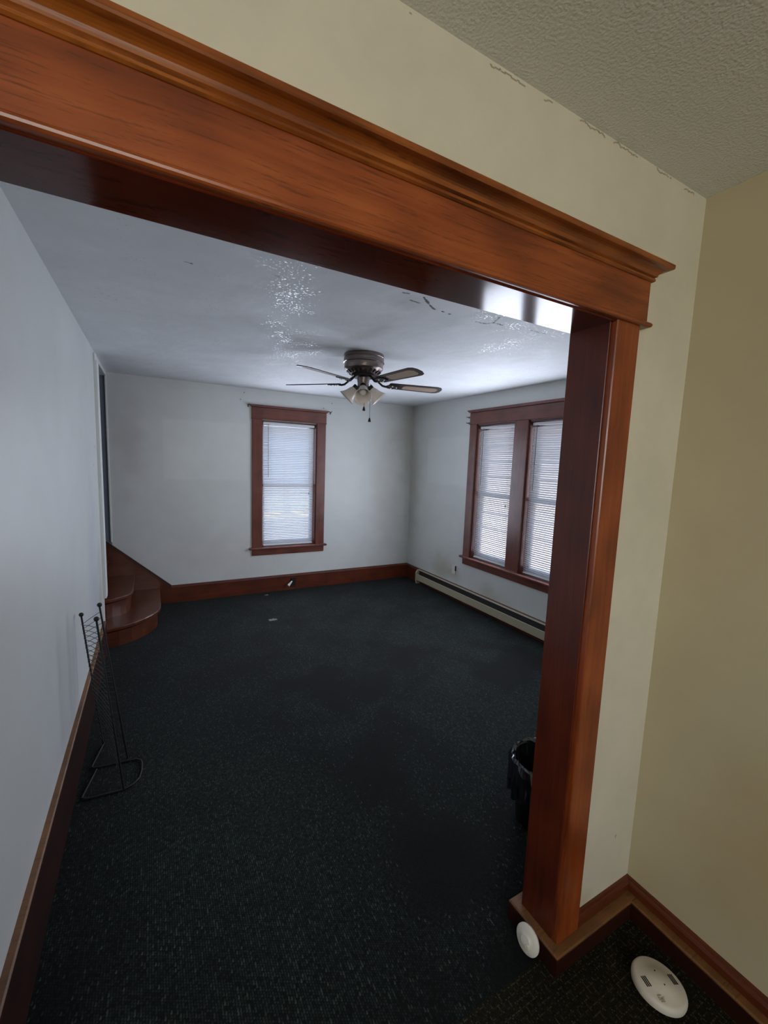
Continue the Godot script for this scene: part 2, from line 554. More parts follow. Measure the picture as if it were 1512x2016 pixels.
	# carpets
	var wear := [[0.2, 0.82, 0.14, 0.22, 2.4], [0.1, 0.66, 0.12, 0.2, 1.6], [0.62, 0.78, 0.25, 0.16, 1.4], [0.42, 0.9, 0.13, 0.4, -1.6], [0.5, 0.55, 0.2, 0.12, -1.2], [0.8, 0.62, 0.16, 0.08, -1.6], [0.42, 0.24, 0.1, 0.04, -1.2]]
	var fc := mat("far_carpet_pile", Color.WHITE, 0.95)
	fc.albedo_texture = tex(carpet_image(1816, 2048, 4, 201, rgb8(7, 10, 9), rgb8(18, 25, 23), rgb8(50, 62, 55), 0.17, wear))
	fc.texture_repeat = false
	fc.rim_enabled = true
	fc.metallic_specular = 0.25
	fc.rim = 0.08
	fc.rim_tint = 0.5
	var nf := mat("near_carpet_pile", Color.WHITE, 0.95)
	nf.albedo_texture = tex(basket_image(768, 6, 211, rgb8(12, 11, 7), rgb8(30, 28, 18), rgb8(72, 68, 46)))
	nf.metallic_specular = 0.25
	nf.uv1_triplanar = true
	nf.uv1_world_triplanar = true
	nf.uv1_scale = Vector3.ONE / 0.62
	# outside
	mat("snow_ground", rgb8(150, 150, 154), 0.9)
	mat("siding_paint", rgb8(206, 200, 198), 0.7)
	mat("porch_white", rgb8(236, 226, 208), 0.6)
	mat("roof_shingle", rgb8(90, 88, 88), 0.9)
	mat("tree_bark", rgb8(120, 98, 78), 0.9)
	mat("siding_blue", rgb8(218, 226, 230), 0.7)

# ------------------------------------------------------------------ scene
func _ready() -> void:
	# camera
	var cam := Camera3D.new()
	cam.name = "camera"
	cam.transform = Transform3D(Basis(Vector3(0.87739613, 0.03703289, 0.47833524), Vector3(0.02412652, 0.99234919, -0.1210826), Vector3(-0.47915962, 0.11777797, 0.86978986)), Vector3(0.3826, 1.6561, 5.1443))
	cam.fov = rad_to_deg(2.0 * atan(1008.0 / 832.1))
	cam.near = 0.02
	add_child(cam)
	cam.current = true
	# sky and sun; the sun stands behind the house so that no direct beam enters the windows
	var we := WorldEnvironment.new()
	we.name = "environment"
	var e := Environment.new()
	var sky := Sky.new()
	var sm := ProceduralSkyMaterial.new()
	sm.sky_top_color = Color(0.58, 0.70, 0.90)
	sm.sky_horizon_color = Color(0.86, 0.91, 0.96)
	sm.ground_horizon_color = Color(0.70, 0.72, 0.74)
	sm.ground_bottom_color = Color(0.45, 0.45, 0.45)
	sm.sky_energy_multiplier = 1.0
	sky.sky_material = sm
	e.background_mode = Environment.BG_SKY
	e.sky = sky
	e.background_energy_multiplier = 6.2
	e.tonemap_mode = Environment.TONE_MAPPER_LINEAR
	e.tonemap_exposure = 1.0
	e.sdfgi_enabled = true
	e.ssao_enabled = true
	e.ssil_enabled = true
	we.environment = e
	add_child(we)
	var sun := DirectionalLight3D.new()
	sun.name = "sun"
	sun.light_color = Color(1.0, 0.93, 0.84)
	sun.light_energy = 3.6
	sun.shadow_enabled = true
	sun.light_angular_distance = 0.5
	add_child(sun)
	sun.look_at_from_position(Vector3(-6.0, 7.0, 0.02), Vector3(2.0, 0.0, 0.0), Vector3.UP)

	# daylight diffused by the windows: one panel of light just in front of each
	daylight("daylight_back", Vector3(1.87, 1.33, 0.03), Vector3(0, 0, 1), Vector2(0.66, 1.5), 1.65, Color(0.89, 0.925, 1.0))
	daylight("daylight_right", Vector3(W - 0.03, 1.345, 1.667), Vector3(-1, 0, 0), Vector2(0.56, 1.5), 2.15, Color(0.9, 0.932, 1.0))
	daylight("daylight_right", Vector3(W - 0.03, 1.345, 2.422), Vector3(-1, 0, 0), Vector2(0.56, 1.5), 2.15, Color(0.9, 0.932, 1.0))
	daylight("daylight_near", Vector3(-0.3, 1.72, ZE - 0.02), Vector3(0, 0, -1), Vector2(1.9, 1.2), 3.9, Color(1.0, 0.975, 0.9))

	make_materials()
	build_shell()
	build_opening()
	build_baseboards()
	build_windows()
	build_outside()
	build_stairs()
	build_fan()
	build_heater()
	build_rack()
	build_bin()
	build_detectors()
	build_small()

func daylight(called: String, at: Vector3, facing: Vector3, size: Vector2, energy: float, c: Color) -> void:
	var l := AreaLight3D.new()
	l.name = called
	l.area_size = size
	l.light_energy = energy
	l.area_normalize_energy = true
	l.area_range = 12.0
	l.area_attenuation = 2.0
	l.light_color = c
	l.shadow_enabled = true
	add_child(l, true)
	l.look_at_from_position(at, at + facing, Vector3.UP)

func M(k: String) -> Material:
	return mats[k]

func build_shell() -> void:
	var b := Mb.new()
	b.box(Vector3(-0.0, -0.2, 0.0), Vector3(W, 0.0, ZB + 0.12))
	setting("floor", b, M("far_carpet_pile"), "dark green flecked carpet of the far room, worn into lighter patches", "carpet", [0, 0.0, W, 2, 0.0, ZB + 0.12])
	b = Mb.new()
	b.box(Vector3(XL, -0.2, ZB + 0.12), Vector3(NX + 0.1, 0.0, ZE + 0.15))
	setting("floor_near", b, M("near_carpet_pile"), "dark olive basket-weave carpet in front of the wide opening", "carpet")
	b = Mb.new()
	b.box(Vector3(-1.35, -0.2, -0.15), Vector3(0.0, -0.001, 1.05))
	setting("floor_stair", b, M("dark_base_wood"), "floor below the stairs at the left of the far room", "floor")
	b = Mb.new()
	b.box(Vector3(-0.15, H, -0.15), Vector3(W + 0.15, H + 0.16, ZF - 0.06))
	setting("ceiling", b, M("far_ceiling_paint"), "glossy pale ceiling of the far room with a crack along the opening", "ceiling", [0, -0.15, 3.8, 2, -0.15, 4.35])
	b = Mb.new()
	b.box(Vector3(XL - 0.15, NH, ZF - 0.06), Vector3(NX + 0.15, NH + 0.16, ZE + 0.15))
	setting("ceiling_near", b, M("near_ceiling_stipple"), "grey stippled ceiling in front of the opening, at the upper right", "ceiling")
	# left wall of the far room, from the end at the stairs to the opening
	b = Mb.new()
	b.box(Vector3(-0.12, 0, 0.95), Vector3(0, H, ZB))
	setting("wall_left", b, M("left_wall_paint"), "pale grey left wall of the far room, faintly scuffed", "wall", [2, 0.0, ZB + 0.1, 1, H, 0.0])
	b = Mb.new()
	b.box(Vector3(-0.12, 2.405, -0.0), Vector3(0, H, 0.95))
	setting("wall_stair_head", b, M("white_trim"), "narrow strip of wall above the stair opening", "wall")
	# back wall with one window hole
	b = Mb.new()
	var hx := [1.525, 2.215]
	var hy := [0.565, 2.09]
	b.box(Vector3(0, -0.2, -0.15), Vector3(hx[0], H, 0))
	b.box(Vector3(hx[1], -0.2, -0.15), Vector3(W + 0.15, H, 0))
	b.box(Vector3(hx[0], -0.2, -0.15), Vector3(hx[1], hy[0], 0))
	b.box(Vector3(hx[0], hy[1], -0.15), Vector3(hx[1], H, 0))
	setting("wall_back", b, M("back_wall_paint"), "pale back wall of the far room with the single window", "wall", [0, 0.0, W, 1, H, 0.0])
	# right wall with two holes
	b = Mb.new()
	var z := [1.375, 1.96, 2.13, 2.715]
	b.box(Vector3(W, -0.2, 0), Vector3(W + 0.15, H, z[0]))
	b.box(Vector3(W, -0.2, z[1]), Vector3(W + 0.15, H, z[2]))
	b.box(Vector3(W, -0.2, z[3]), Vector3(W + 0.15, H, ZF))
	b.box(Vector3(W, -0.2, z[0]), Vector3(W + 0.15, hy[0] + 0.015, z[1]))
	b.box(Vector3(W, -0.2, z[2]), Vector3(W + 0.15, hy[0] + 0.015, z[3]))
	b.box(Vector3(W, hy[1] + 0.015, z[0]), Vector3(W + 0.15, H, z[1]))
	b.box(Vector3(W, hy[1] + 0.015, z[2]), Vector3(W + 0.15, H, z[3]))
	setting("wall_right", b, M("right_wall_paint"), "pale right wall of the far room with the pair of windows", "wall", [2, 0.0, ZF, 1, H, 0.0])
	# the wall that holds the opening; near face cream
	b = Mb.new()
	b.box(Vector3(XL, -0.2, ZB + 0.02), Vector3(0.06, NH + 0.1, ZF))
	b.box(Vector3(0.06, 2.09, ZB + 0.02), Vector3(1.55, NH + 0.1, ZF))
	b.box(Vector3(1.55, -0.2, ZB + 0.02), Vector3(W + 0.15, NH + 0.1, ZF))
	setting("wall_front", b, M("opening_wall_paint"), "cream wall around the wide wooden cased opening", "wall", [0, XL, NX, 1, NH, 0.0])
	# near room
	b = Mb.new()
	b.box(Vector3(NX, -0.2, ZF), Vector3(NX + 0.15, NH + 0.1, ZE + 0.15))
	setting("wall_near_right", b, M("near_side_paint"), "yellowish tan side wall at the right edge", "wall", [2, ZE, ZF, 1, NH, 0.0])
	b = Mb.new()
	b.box(Vector3(XL - 0.15, -0.2, ZF), Vector3(XL, NH + 0.1, ZE + 0.15))
	setting("wall_near_left", b, M("near_plain_paint"), "cream side wall of the near room, out of view at left", "wall")
	b = Mb.new()
	b.box(Vector3(XL, -0.2, ZE), Vector3(-1.3, NH, ZE + 0.15))
	b.box(Vector3(0.7, -0.2, ZE), Vector3(NX, NH, ZE + 0.15))
	b.box(Vector3(-1.3, -0.2, ZE), Vector3(0.7, 1.1, ZE + 0.15))
	b.box(Vector3(-1.3, 2.35, ZE), Vector3(0.7, NH, ZE + 0.15))
	setting("wall_near_back", b, M("near_plain_paint"), "cream wall with a window behind the camera", "wall")
	# stairwell
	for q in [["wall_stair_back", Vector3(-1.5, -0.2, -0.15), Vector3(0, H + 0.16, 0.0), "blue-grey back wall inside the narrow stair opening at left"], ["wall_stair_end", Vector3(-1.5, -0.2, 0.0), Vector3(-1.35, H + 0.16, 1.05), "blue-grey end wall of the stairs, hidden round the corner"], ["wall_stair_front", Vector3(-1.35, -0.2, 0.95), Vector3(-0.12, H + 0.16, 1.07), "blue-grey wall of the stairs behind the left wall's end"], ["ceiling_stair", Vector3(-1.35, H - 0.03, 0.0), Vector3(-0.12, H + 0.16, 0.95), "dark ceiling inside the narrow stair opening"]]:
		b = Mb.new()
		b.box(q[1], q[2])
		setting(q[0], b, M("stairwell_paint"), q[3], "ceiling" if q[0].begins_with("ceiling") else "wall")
	# corner bead where the back wall meets the stairwell
	b = Mb.new()
	b.box(Vector3(-0.012, 0.72, 0.0), Vector3(0.004, 2.405, 0.012), 0.003)
	setting("trim_2", b, M("white_trim"), "thin pale corner bead between back wall and stair opening", "trim")
	# white casing on the end of the left wall
	b = Mb.new()
	b.prism(V2([0, 0.44, 0.07, 0.44, 0.1, 0.47, 0.1, 2.36, 0, 2.36]), Vector3(0.0, 0, 1.055), Vector3(0, 0, -1), Vector3.UP, Vector3(0.026, 0, 0), 0.004)
	b.box(Vector3(-0.125, 0.44, 0.94), Vector3(0.0, 2.405, 0.953), 0.002)
	b.box(Vector3(0.0, 2.36, 0.95), Vector3(0.014, 2.42, 1.05), 0.003)
	setting("trim_3", b, M("white_trim"), "white painted casing on the wall end beside the stairs", "trim")

func build_opening() -> void:
	var o := thing("trim_1")
	tag(o, "reddish varnished wood casing of the wide opening, with crown on top", "door casing", "", "structure")
	var FZ := 4.365
	var wa := M("varnished_wood_across")
	# side casing, right and left
	var b := Mb.new()
	b.box(Vector3(1.536, 0, ZF - 0.01), Vector3(1.642, 2.082, FZ), 0.003)
	put("side_casing", b, M("varnished_wood_upright"), o)
	b = Mb.new()
	b.box(Vector3(-0.06, 0, ZF - 0.01), Vector3(0.046, 2.082, FZ), 0.003)
	put("side_casing", b, M("varnished_wood_upright"), o)
	# flat head casing
	b = Mb.new()
	b.box(Vector3(-0.085, 2.088, ZF - 0.01), Vector3(1.669, 2.212, FZ + 0.002), 0.002)
	put("head_casing", b, wa, o)
	# bead under the head casing, returned at the ends
	b = Mb.new()
	var bead := PackedVector2Array([Vector2(-0.03, -0.007)])
	for i in 7:
		var a := -PI / 2 + PI * i / 6
		bead.append(Vector2(0.004 + cos(a) * 0.008, sin(a) * 0.0075))
	bead.append(Vector2(-0.03, 0.007))
	b.sweep(PackedVector2Array([Vector2(-0.085, FZ - 0.03), Vector2(-0.085, FZ), Vector2(1.669, FZ), Vector2(1.669, FZ - 0.02)]), bead, 2.083, 1.0)
	put("bead", b, wa, o)
	# crown, mitred at both ends
	b = Mb.new()
	var cp := PackedVector2Array([Vector2(-0.02, 0.0), Vector2(0.005, 0.0), Vector2(0.009, 0.003), Vector2(0.009, 0.008), Vector2(0.006, 0.011)])
	for i in 7:
		var a := PI / 2 * i / 6
		cp.append(Vector2(0.012 + (1.0 - cos(a)) * 0.022, 0.014 + sin(a) * 0.016))
	cp.append_array(PackedVector2Array([Vector2(0.04, 0.031), Vector2(0.042, 0.034), Vector2(0.042, 0.043), Vector2(-0.02, 0.043)]))
	b.sweep(PackedVector2Array([Vector2(-0.085, FZ - 0.03), Vector2(-0.085, FZ), Vector2(1.669, FZ), Vector2(1.669, FZ - 0.02)]), cp, 2.202, 1.0)
	put("crown", b, M("streaked_crown_wood"), o)
	# jambs
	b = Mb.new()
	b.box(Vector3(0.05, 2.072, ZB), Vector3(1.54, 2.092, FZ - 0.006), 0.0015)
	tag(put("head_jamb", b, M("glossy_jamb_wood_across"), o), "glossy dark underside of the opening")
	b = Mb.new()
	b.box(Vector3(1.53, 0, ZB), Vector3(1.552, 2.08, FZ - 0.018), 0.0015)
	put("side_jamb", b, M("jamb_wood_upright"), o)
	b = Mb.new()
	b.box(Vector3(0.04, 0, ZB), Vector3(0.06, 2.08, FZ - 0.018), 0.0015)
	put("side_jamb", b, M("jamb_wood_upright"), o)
	# casing on the far-room side
	b = Mb.new()
	b.box(Vector3(1.536, 0, ZB - 0.0), Vector3(1.642, 2.082, ZB + 0.022), 0.003)
	put("side_casing", b, M("varnished_wood_upright"), o)
	b = Mb.new()
	b.box(Vector3(0.004, 2.083, ZB - 0.0), Vector3(1.66, 2.2, ZB + 0.021), 0.003)
	put("head_casing", b, wa, o)
	# shoe board round the foot of the right post
	b = Mb.new()
	var pf := V2([-0.004, 0, 0.03, 0, 0.03, 0.066, 0.026, 0.07, -0.004, 0.07])
	b.sweep(PackedVector2Array([Vector2(1.60, ZB - 0.001), Vector2(1.53, ZB - 0.001), Vector2(1.53, FZ), Vector2(1.645, FZ)]), pf, 0.0, 1.0)
	put("shoe", b, M("dark_base_wood"), o)
	b = Mb.new()
	b.sweep(PackedVector2Array([Vector2(1.60, ZB - 0.001), Vector2(1.53, ZB - 0.001), Vector2(1.53, FZ), Vector2(1.645, FZ)]), V2([-0.003, 0.068, 0.027, 0.068, 0.0302, 0.064, 0.0302, 0.069, 0.026, 0.0725, -0.003, 0.0725]), 0.0, 1.0)
	tag(put("shoe_top", b, M("worn_shoe_wood"), o), "worn lighter top edge of the shoe")

func build_baseboards() -> void:
	var FZ := 4.365
	# near room: cream wall right of the opening and the tan side wall
	var prof := V2([0, 0, 0.018, 0, 0.018, 0.098, 0.014, 0.106, 0.011, 0.108, 0.008, 0.116, 0, 0.118])
	var pf := V2([-0.004, 0, 0.03, 0, 0.03, 0.066, 0.026, 0.07, -0.004, 0.07])
	var top := V2([-0.003, 0.068, 0.027, 0.068, 0.0302, 0.064, 0.0302, 0.069, 0.026, 0.0725, -0.003, 0.0725])
	var paths := [[Vector2(1.642, ZF), Vector2(NX, ZF)], [Vector2(NX, ZF), Vector2(NX, ZE)]]
	var lb := ["reddish baseboard under the narrow cream wall right of the opening", "reddish baseboard along the yellowish tan side wall"]
	var nm := ["baseboard_front", "baseboard_near_right"]
	for i in 2:
		var o := thing(nm[i])
		tag(o, lb[i], "baseboard", "", "structure")
		var b := Mb.new()
		b.sweep(PackedVector2Array(paths[i]), prof, 0.0, 1.0)
		put("board", b, M("base_board_wood"), o)
		var q := PackedVector2Array([Vector2(1.645, FZ), Vector2(NX - 0.018, FZ)]) if i == 0 else PackedVector2Array([Vector2(NX - 0.018, FZ + 0.0305), Vector2(NX - 0.018, ZE)])
		b = Mb.new()
		b.sweep(q, pf, 0.0, 1.0)
		put("shoe", b, M("dark_base_wood"), o)
		b = Mb.new()
		b.sweep(q, top, 0.0, 1.0)
		tag(put("shoe_top", b, M("worn_shoe_wood"), o), "worn lighter top edge of the shoe")
	# far room
	var o := thing("baseboard_left")
	tag(o, "brown baseboard along the left wall, its top edge worn pale", "baseboard", "", "structure")
	var b := Mb.new()
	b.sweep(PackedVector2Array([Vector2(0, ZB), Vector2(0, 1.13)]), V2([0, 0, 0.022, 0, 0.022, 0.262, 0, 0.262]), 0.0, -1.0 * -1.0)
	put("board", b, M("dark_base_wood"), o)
	b = Mb.new()
	b.sweep(PackedVector2Array([Vector2(0, ZB), Vector2(0, 1.13)]), V2([0, 0.261, 0.0225, 0.261, 0.0225, 0.266, 0.018, 0.27, 0, 0.272]), 0.0, 1.0)
	tag(put("board_top", b, M("worn_shoe_wood"), o), "worn pale top edge of the baseboard")
	var cap := V2([0, 0.17, 0.018, 0.17, 0.018, 0.178, 0.012, 0.186, 0.012, 0.192, 0.006, 0.198, 0, 0.2])
	o = thing("baseboard_back")
	tag(o, "brown baseboard along the back wall under the single window", "baseboard", "", "structure")
	b = Mb.new()
	b.sweep(PackedVector2Array([Vector2(0.545, 0), Vector2(W, 0)]), V2([0, 0, 0.016, 0, 0.016, 0.171, 0, 0.171]), 0.0, 1.0)
	put("board", b, M("base_board_wood"), o)
	b = Mb.new()
	b.sweep(PackedVector2Array([Vector2(0.545, 0), Vector2(W, 0)]), cap, 0.0, 1.0)
	put("cap", b, M("base_board_wood"), o)
	o = thing("baseboard_right")
	tag(o, "brown baseboard behind the cream heater on the right wall", "baseboard", "", "structure")
	b = Mb.new()
	b.sweep(PackedVector2Array([Vector2(W, 0.0), Vector2(W, ZB)]), V2([0, 0, 0.016, 0, 0.016, 0.171, 0, 0.171]), 0.0, 1.0)
	put("board", b, M("base_board_wood"), o)
	b = Mb.new()
	b.sweep(PackedVector2Array([Vector2(W, 0.0), Vector2(W, ZB)]), cap, 0.0, 1.0)
	put("cap", b, M("base_board_wood"), o)

# a frame: xf takes (along the wall, up, out of the wall into the room)
func window_unit(o: Node3D, xf: Transform3D, bays: Array, y0: float, y1: float) -> void:
	var wv := M("mahogany_upright")
	var wh := M("mahogany_across")
	var a0: float = bays[0][0]
	var a1: float = bays[bays.size() - 1][1]
	var cw := 0.115
	var b := Mb.new()
	b.box(Vector3(a0 - cw, y0 - 0.01, -0.005), Vector3(a0, y1 + 0.02, 0.02), 0.003, xf)
	put("side_casing", b, wv, o)
	b = Mb.new()
	b.box(Vector3(a1, y0 - 0.01, -0.005), Vector3(a1 + cw, y1 + 0.02, 0.02), 0.003, xf)
	put("side_casing", b, wv, o)
	for i in bays.size() - 1:
		b = Mb.new()
		b.box(Vector3(bays[i][1], y0 - 0.01, -0.005), Vector3(bays[i + 1][0], y1 + 0.02, 0.02), 0.003, xf)
		put("mullion", b, wv, o)
	b = Mb.new()
	b.box(Vector3(a0 - cw - 0.004, y1 + 0.02, -0.005), Vector3(a1 + cw + 0.004, y1 + 0.15, 0.023), 0.003, xf)
	b.box(Vector3(a0 - cw - 0.008, y1 + 0.014, -0.005), Vector3(a1 + cw + 0.008, y1 + 0.024, 0.027), 0.003, xf)
	put("head_casing", b, wh, o)
	b = Mb.new()      # crown: a cove with a pointed end
	var e := a1 + cw
	var s := a0 - cw
	b.prism(V2([s - 0.006, 0, e + 0.006, 0, e + 0.012, 0.006, e + 0.022, 0.014, e + 0.036, 0.019, e + 0.036, 0.026, s - 0.036, 0.026, s - 0.036, 0.019, s - 0.022, 0.014, s - 0.012, 0.006]), xf * Vector3(0, y1 + 0.15, -0.005), xf.basis.x, xf.basis.y, xf.basis.z * 0.05, 0.002)
	put("crown", b, wh, o)
	b = Mb.new()
	b.box(Vector3(s - 0.035, y0 - 0.03, -0.09), Vector3(e + 0.035, y0 - 0.005, 0.05), 0.008, xf)
	put("stool", b, wh, o)
	b = Mb.new()
	b.box(Vector3(s, y0 - 0.105, -0.005), Vector3(e, y0 - 0.03, 0.02), 0.004, xf)
	put("apron", b, wh, o)
	for bay in bays:
		var p: float = bay[0]
		var q: float = bay[1]
		b = Mb.new()      # wooden reveal round the hole
		b.box(Vector3(p - 0.004, y0 - 0.01, -0.15), Vector3(p + 0.01, y1 + 0.012, 0.0), 0.0, xf)
		b.box(Vector3(q - 0.01, y0 - 0.01, -0.15), Vector3(q + 0.004, y1 + 0.012, 0.0), 0.0, xf)
		b.box(Vector3(p, y1 - 0.004, -0.15), Vector3(q, y1 + 0.012, 0.0), 0.0, xf)
		b.box(Vector3(p, y0 - 0.02, -0.17), Vector3(q, y0 - 0.004, -0.06), 0.0, xf)
		put("reveal", b, wv, o)
		var my := y0 + (y1 - y0) * 0.49
		for k in 2:
			var z0 := -0.085 if k == 0 else -0.12
			var lo := y0 - 0.004 if k == 0 else my - 0.02
			var hi := my + 0.02 if k == 0 else y1 - 0.004
			var f := 0.042
			b = Mb.new()
			b.box(Vector3(p + 0.01, lo, z0 - 0.032), Vector3(p + 0.01 + f, hi, z0), 0.003, xf)
			b.box(Vector3(q - 0.01 - f, lo, z0 - 0.032), Vector3(q - 0.01, hi, z0), 0.003, xf)
			b.box(Vector3(p + 0.01, lo, z0 - 0.032), Vector3(q - 0.01, lo + (0.06 if k == 0 else 0.038), z0), 0.003, xf)
			b.box(Vector3(p + 0.01, hi - 0.038, z0 - 0.032), Vector3(q - 0.01, hi, z0), 0.003, xf)
			var sash := put("sash", b, M("sash_paint"), o)
			b = Mb.new()
			b.box(Vector3(p + 0.01 + f - 0.004, lo + 0.034, z0 - 0.018), Vector3(q - 0.01 - f + 0.004, hi - 0.034, z0 - 0.014), 0.0, xf)
			put("pane", b, M("window_glass"), sash)

func blind(xf: Transform3D, p: float, q: float, y0: float, y1: float, label: String) -> void:
	var o := thing("window_blind")
	tag(o, label, "blind", "white slatted window blinds")
	var w := q - p
	o.transform = xf * Transform3D(Basis(), Vector3((p + q) / 2.0, y0, -0.034))
	var hh := y1 - y0
	var b := Mb.new()
	b.box(Vector3(-w / 2 + 0.012, hh - 0.034, -0.014), Vector3(w / 2 - 0.012, hh - 0.006, 0.014), 0.002)
	put("headrail", b, M("blind_headrail"), o)
	b = Mb.new()
	b.box(Vector3(-w / 2 + 0.016, 0.002, -0.011), Vector3(w / 2 - 0.016, 0.016, 0.011), 0.004)
	put("bottom_rail", b, M("blind_headrail"), o)
	# one slat: shallow arc, room edge up
	b = Mb.new()
	var pts := PackedVector2Array()
	var tilt := deg_to_rad(SLAT_TILT)
	for k in 5:
		var t := -1.0 + k * 0.5
		pts.append(Vector2(t * 0.0125, 0.0022 * (1.0 - t * t)).rotated(tilt))
	for k in range(4, -1, -1):
		var t := -1.0 + k * 0.5
		pts.append(Vector2(t * 0.0125, 0.0022 * (1.0 - t * t) - 0.0006).rotated(tilt))
	b.prism(pts, Vector3(-w / 2 + 0.016, 0, 0), Vector3(0, 0, 1), Vector3.UP, Vector3(w - 0.032, 0, 0))
	var mesh := b.mesh()
	var y := 0.026
	var r := RandomNumberGenerator.new()
	r.seed = int(p * 1000.0) + 5
	while y < hh - 0.045:
		var s := put_mesh("slat", mesh, M("blind_slat"), o)
		s.position = Vector3(0, y, 0)
		s.rotation = Vector3(r.randf_range(-0.04, 0.04), 0, r.randf_range(-0.0012, 0.0012))
		y += 0.0212
	for cx in [-w * 0.33, w * 0.33]:
		b = Mb.new()
		for dz in [-0.0125, 0.0125]:
			b.tube(PackedVector3Array([Vector3(cx, 0.01, dz), Vector3(cx, hh - 0.02, dz)]), 0.0007, 5)
		put("ladder_cord", b, M("cord"), o)
	b = Mb.new()
	b.tube(PackedVector3Array([Vector3(-w / 2 + 0.07, hh - 0.03, 0.018), Vector3(-w / 2 + 0.072, hh - 0.66, 0.02)]), 0.0032, 6)
	put("wand", b, M("wand"), o)
	b = Mb.new()
	var ly := hh * (0.42 if p < 1.9 else 0.36)
	b.tube(PackedVector3Array([Vector3(w / 2 - 0.08, hh - 0.03, 0.018), Vector3(w / 2 - 0.075, ly + 0.03, 0.019)]), 0.0011, 5)
	var lc := put("lift_cord", b, M("cord"), o)
	b = Mb.new()
	b.lathe(V2([0.0, 0.0, 0.006, 0.002, 0.0045, 0.022, 0.002, 0.03, 0, 0.031]), 10, Transform3D(Basis(), Vector3(w / 2 - 0.075, ly, 0.019)))
	put("tassel", b, M("wand"), lc)

const SLAT_TILT := 51.0

func build_windows() -> void:
	var o := thing("window_1")
	tag(o, "single double-hung window in reddish wood trim on the back wall", "window", "", "structure")
	window_unit(o, Transform3D(), [[1.53, 2.21]], 0.575, 2.085)
	blind(Transform3D(), 1.54, 2.20, 0.575, 2.08, "white slatted blind in the single window on the back wall")
	var xf := Transform3D(Basis(Vector3(0, 0, 1), Vector3.UP, Vector3(-1, 0, 0)), Vector3(W, 0, 0))
	o = thing("window_2")
	tag(o, "pair of double-hung windows in reddish wood trim on the right wall", "window", "", "structure")
	window_unit(o, xf, [[1.38, 1.955], [2.135, 2.71]], 0.59, 2.1)
	blind(xf, 1.39, 1.945, 0.59, 2.095, "white slatted blind in the left window of the pair on the right wall")
	blind(xf, 2.145, 2.70, 0.59, 2.095, "white slatted blind in the right window of the pair, beside the wooden post")
	# window behind the camera
	o = thing("window_3")
	tag(o, "bare window in the near room behind the camera", "window", "", "structure")
	var b := Mb.new()
	for s in [[-1.3, -1.25], [-0.33, -0.27], [0.65, 0.7]]:
		b.box(Vector3(s[0], 1.1, ZE + 0.04), Vector3(s[1], 2.35, ZE + 0.09), 0.003)
	for s in [[1.1, 1.16], [1.7, 1.75], [2.3, 2.35]]:
		b.box(Vector3(-1.3, s[0], ZE + 0.04), Vector3(0.7, s[1], ZE + 0.09), 0.003)
	put("sash", b, M("sash_paint"), o)
	b = Mb.new()
	b.box(Vector3(-1.3, 1.1, ZE + 0.062), Vector3(0.7, 2.35, ZE + 0.067))
	put("pane", b, M("window_glass"), o)

func build_outside() -> void:
	var b := Mb.new()
	b.box(Vector3(-40, -1.3, -40), Vector3(40, -0.9, 40))
	setting("ground_outside", b, M("snow_ground"), "pale ground outside beyond the blinds", "ground")
	# the neighbour on the right: lap siding, a window, a roof
	var o := thing("neighbour_house", Vector3(9.0, -0.9, 2.0))
	tag(o, "pale sided neighbour house glimpsed through the blinds of the pair", "house")
	b = Mb.new()
	b.box(Vector3(0, 0, -6.5), Vector3(6, 5.6, 6.5))
	put("wall", b, M("siding_paint"), o)
	b = Mb.new()
	for k in 37:
		var y := k * 0.15
		b.prism(V2([0, 0, 0.028, 0, 0.008, 0.16, 0, 0.16]), Vector3(0, y, -6.5), Vector3(-1, 0, 0), Vector3.UP, Vector3(0, 0, 13.0))
	put("siding", b, M("siding_paint"), o).set_meta("kind", "stuff")
	b = Mb.new()
	b.prism(V2([-0.5, 5.5, 6.5, 5.5, 3.0, 8.2]), Vector3(0, 0, -6.9), Vector3(1, 0, 0), Vector3.UP, Vector3(0, 0, 13.8))
	put("roof", b, M("roof_shingle"), o)
	for wz in [-2.2, 1.4]:
		b = Mb.new()
		b.box(Vector3(-0.06, 1.9, wz), Vector3(0.02, 3.5, wz + 1.0), 0.01)
		var f := put("window_frame", b, M("porch_white"), o)
		b = Mb.new()
		b.box(Vector3(-0.07, 2.0, wz + 0.1), Vector3(-0.05, 2.68, wz + 0.9))
		b.box(Vector3(-0.07, 2.74, wz + 0.1), Vector3(-0.05, 3.4, wz + 0.9))
		put("pane", b, M("siding_blue"), f)
	# the porch behind the back window
	o = thing("porch_building", Vector3(2.4, -0.9, -7.0))
	tag(o, "blue-grey porch with white posts glimpsed through the back blind", "porch")
	b = Mb.new()
	b.box(Vector3(-5, 0, -4), Vector3(5, 5.0, -1.8))
	put("wall", b, M("siding_blue"), o)
	b = Mb.new()
	b.box(Vector3(-5.2, 3.3, -0.22), Vector3(5.2, 3.5, 0.02), 0.02)
	put("beam", b, M("porch_white"), o)
	b = Mb.new()
	b.box(Vector3(-5, 0, -1.8), Vector3(5, 0.8, 0.1), 0.02)
	put("deck", b, M("porch_white"), o)
	for px in [-4.4, -2.2, -0.6, 1.45, 4.2]:
		b = Mb.new()
		b.box(Vector3(px - 0.1, 0.8, -0.2), Vector3(px + 0.1, 3.3, 0.0), 0.015)
		b.box(Vector3(px - 0.14, 0.8, -0.24), Vector3(px + 0.14, 0.95, 0.04), 0.015)
		b.box(Vector3(px - 0.14, 3.15, -0.24), Vector3(px + 0.14, 3.3, 0.04), 0.015)
		put("post", b, M("porch_white"), o)

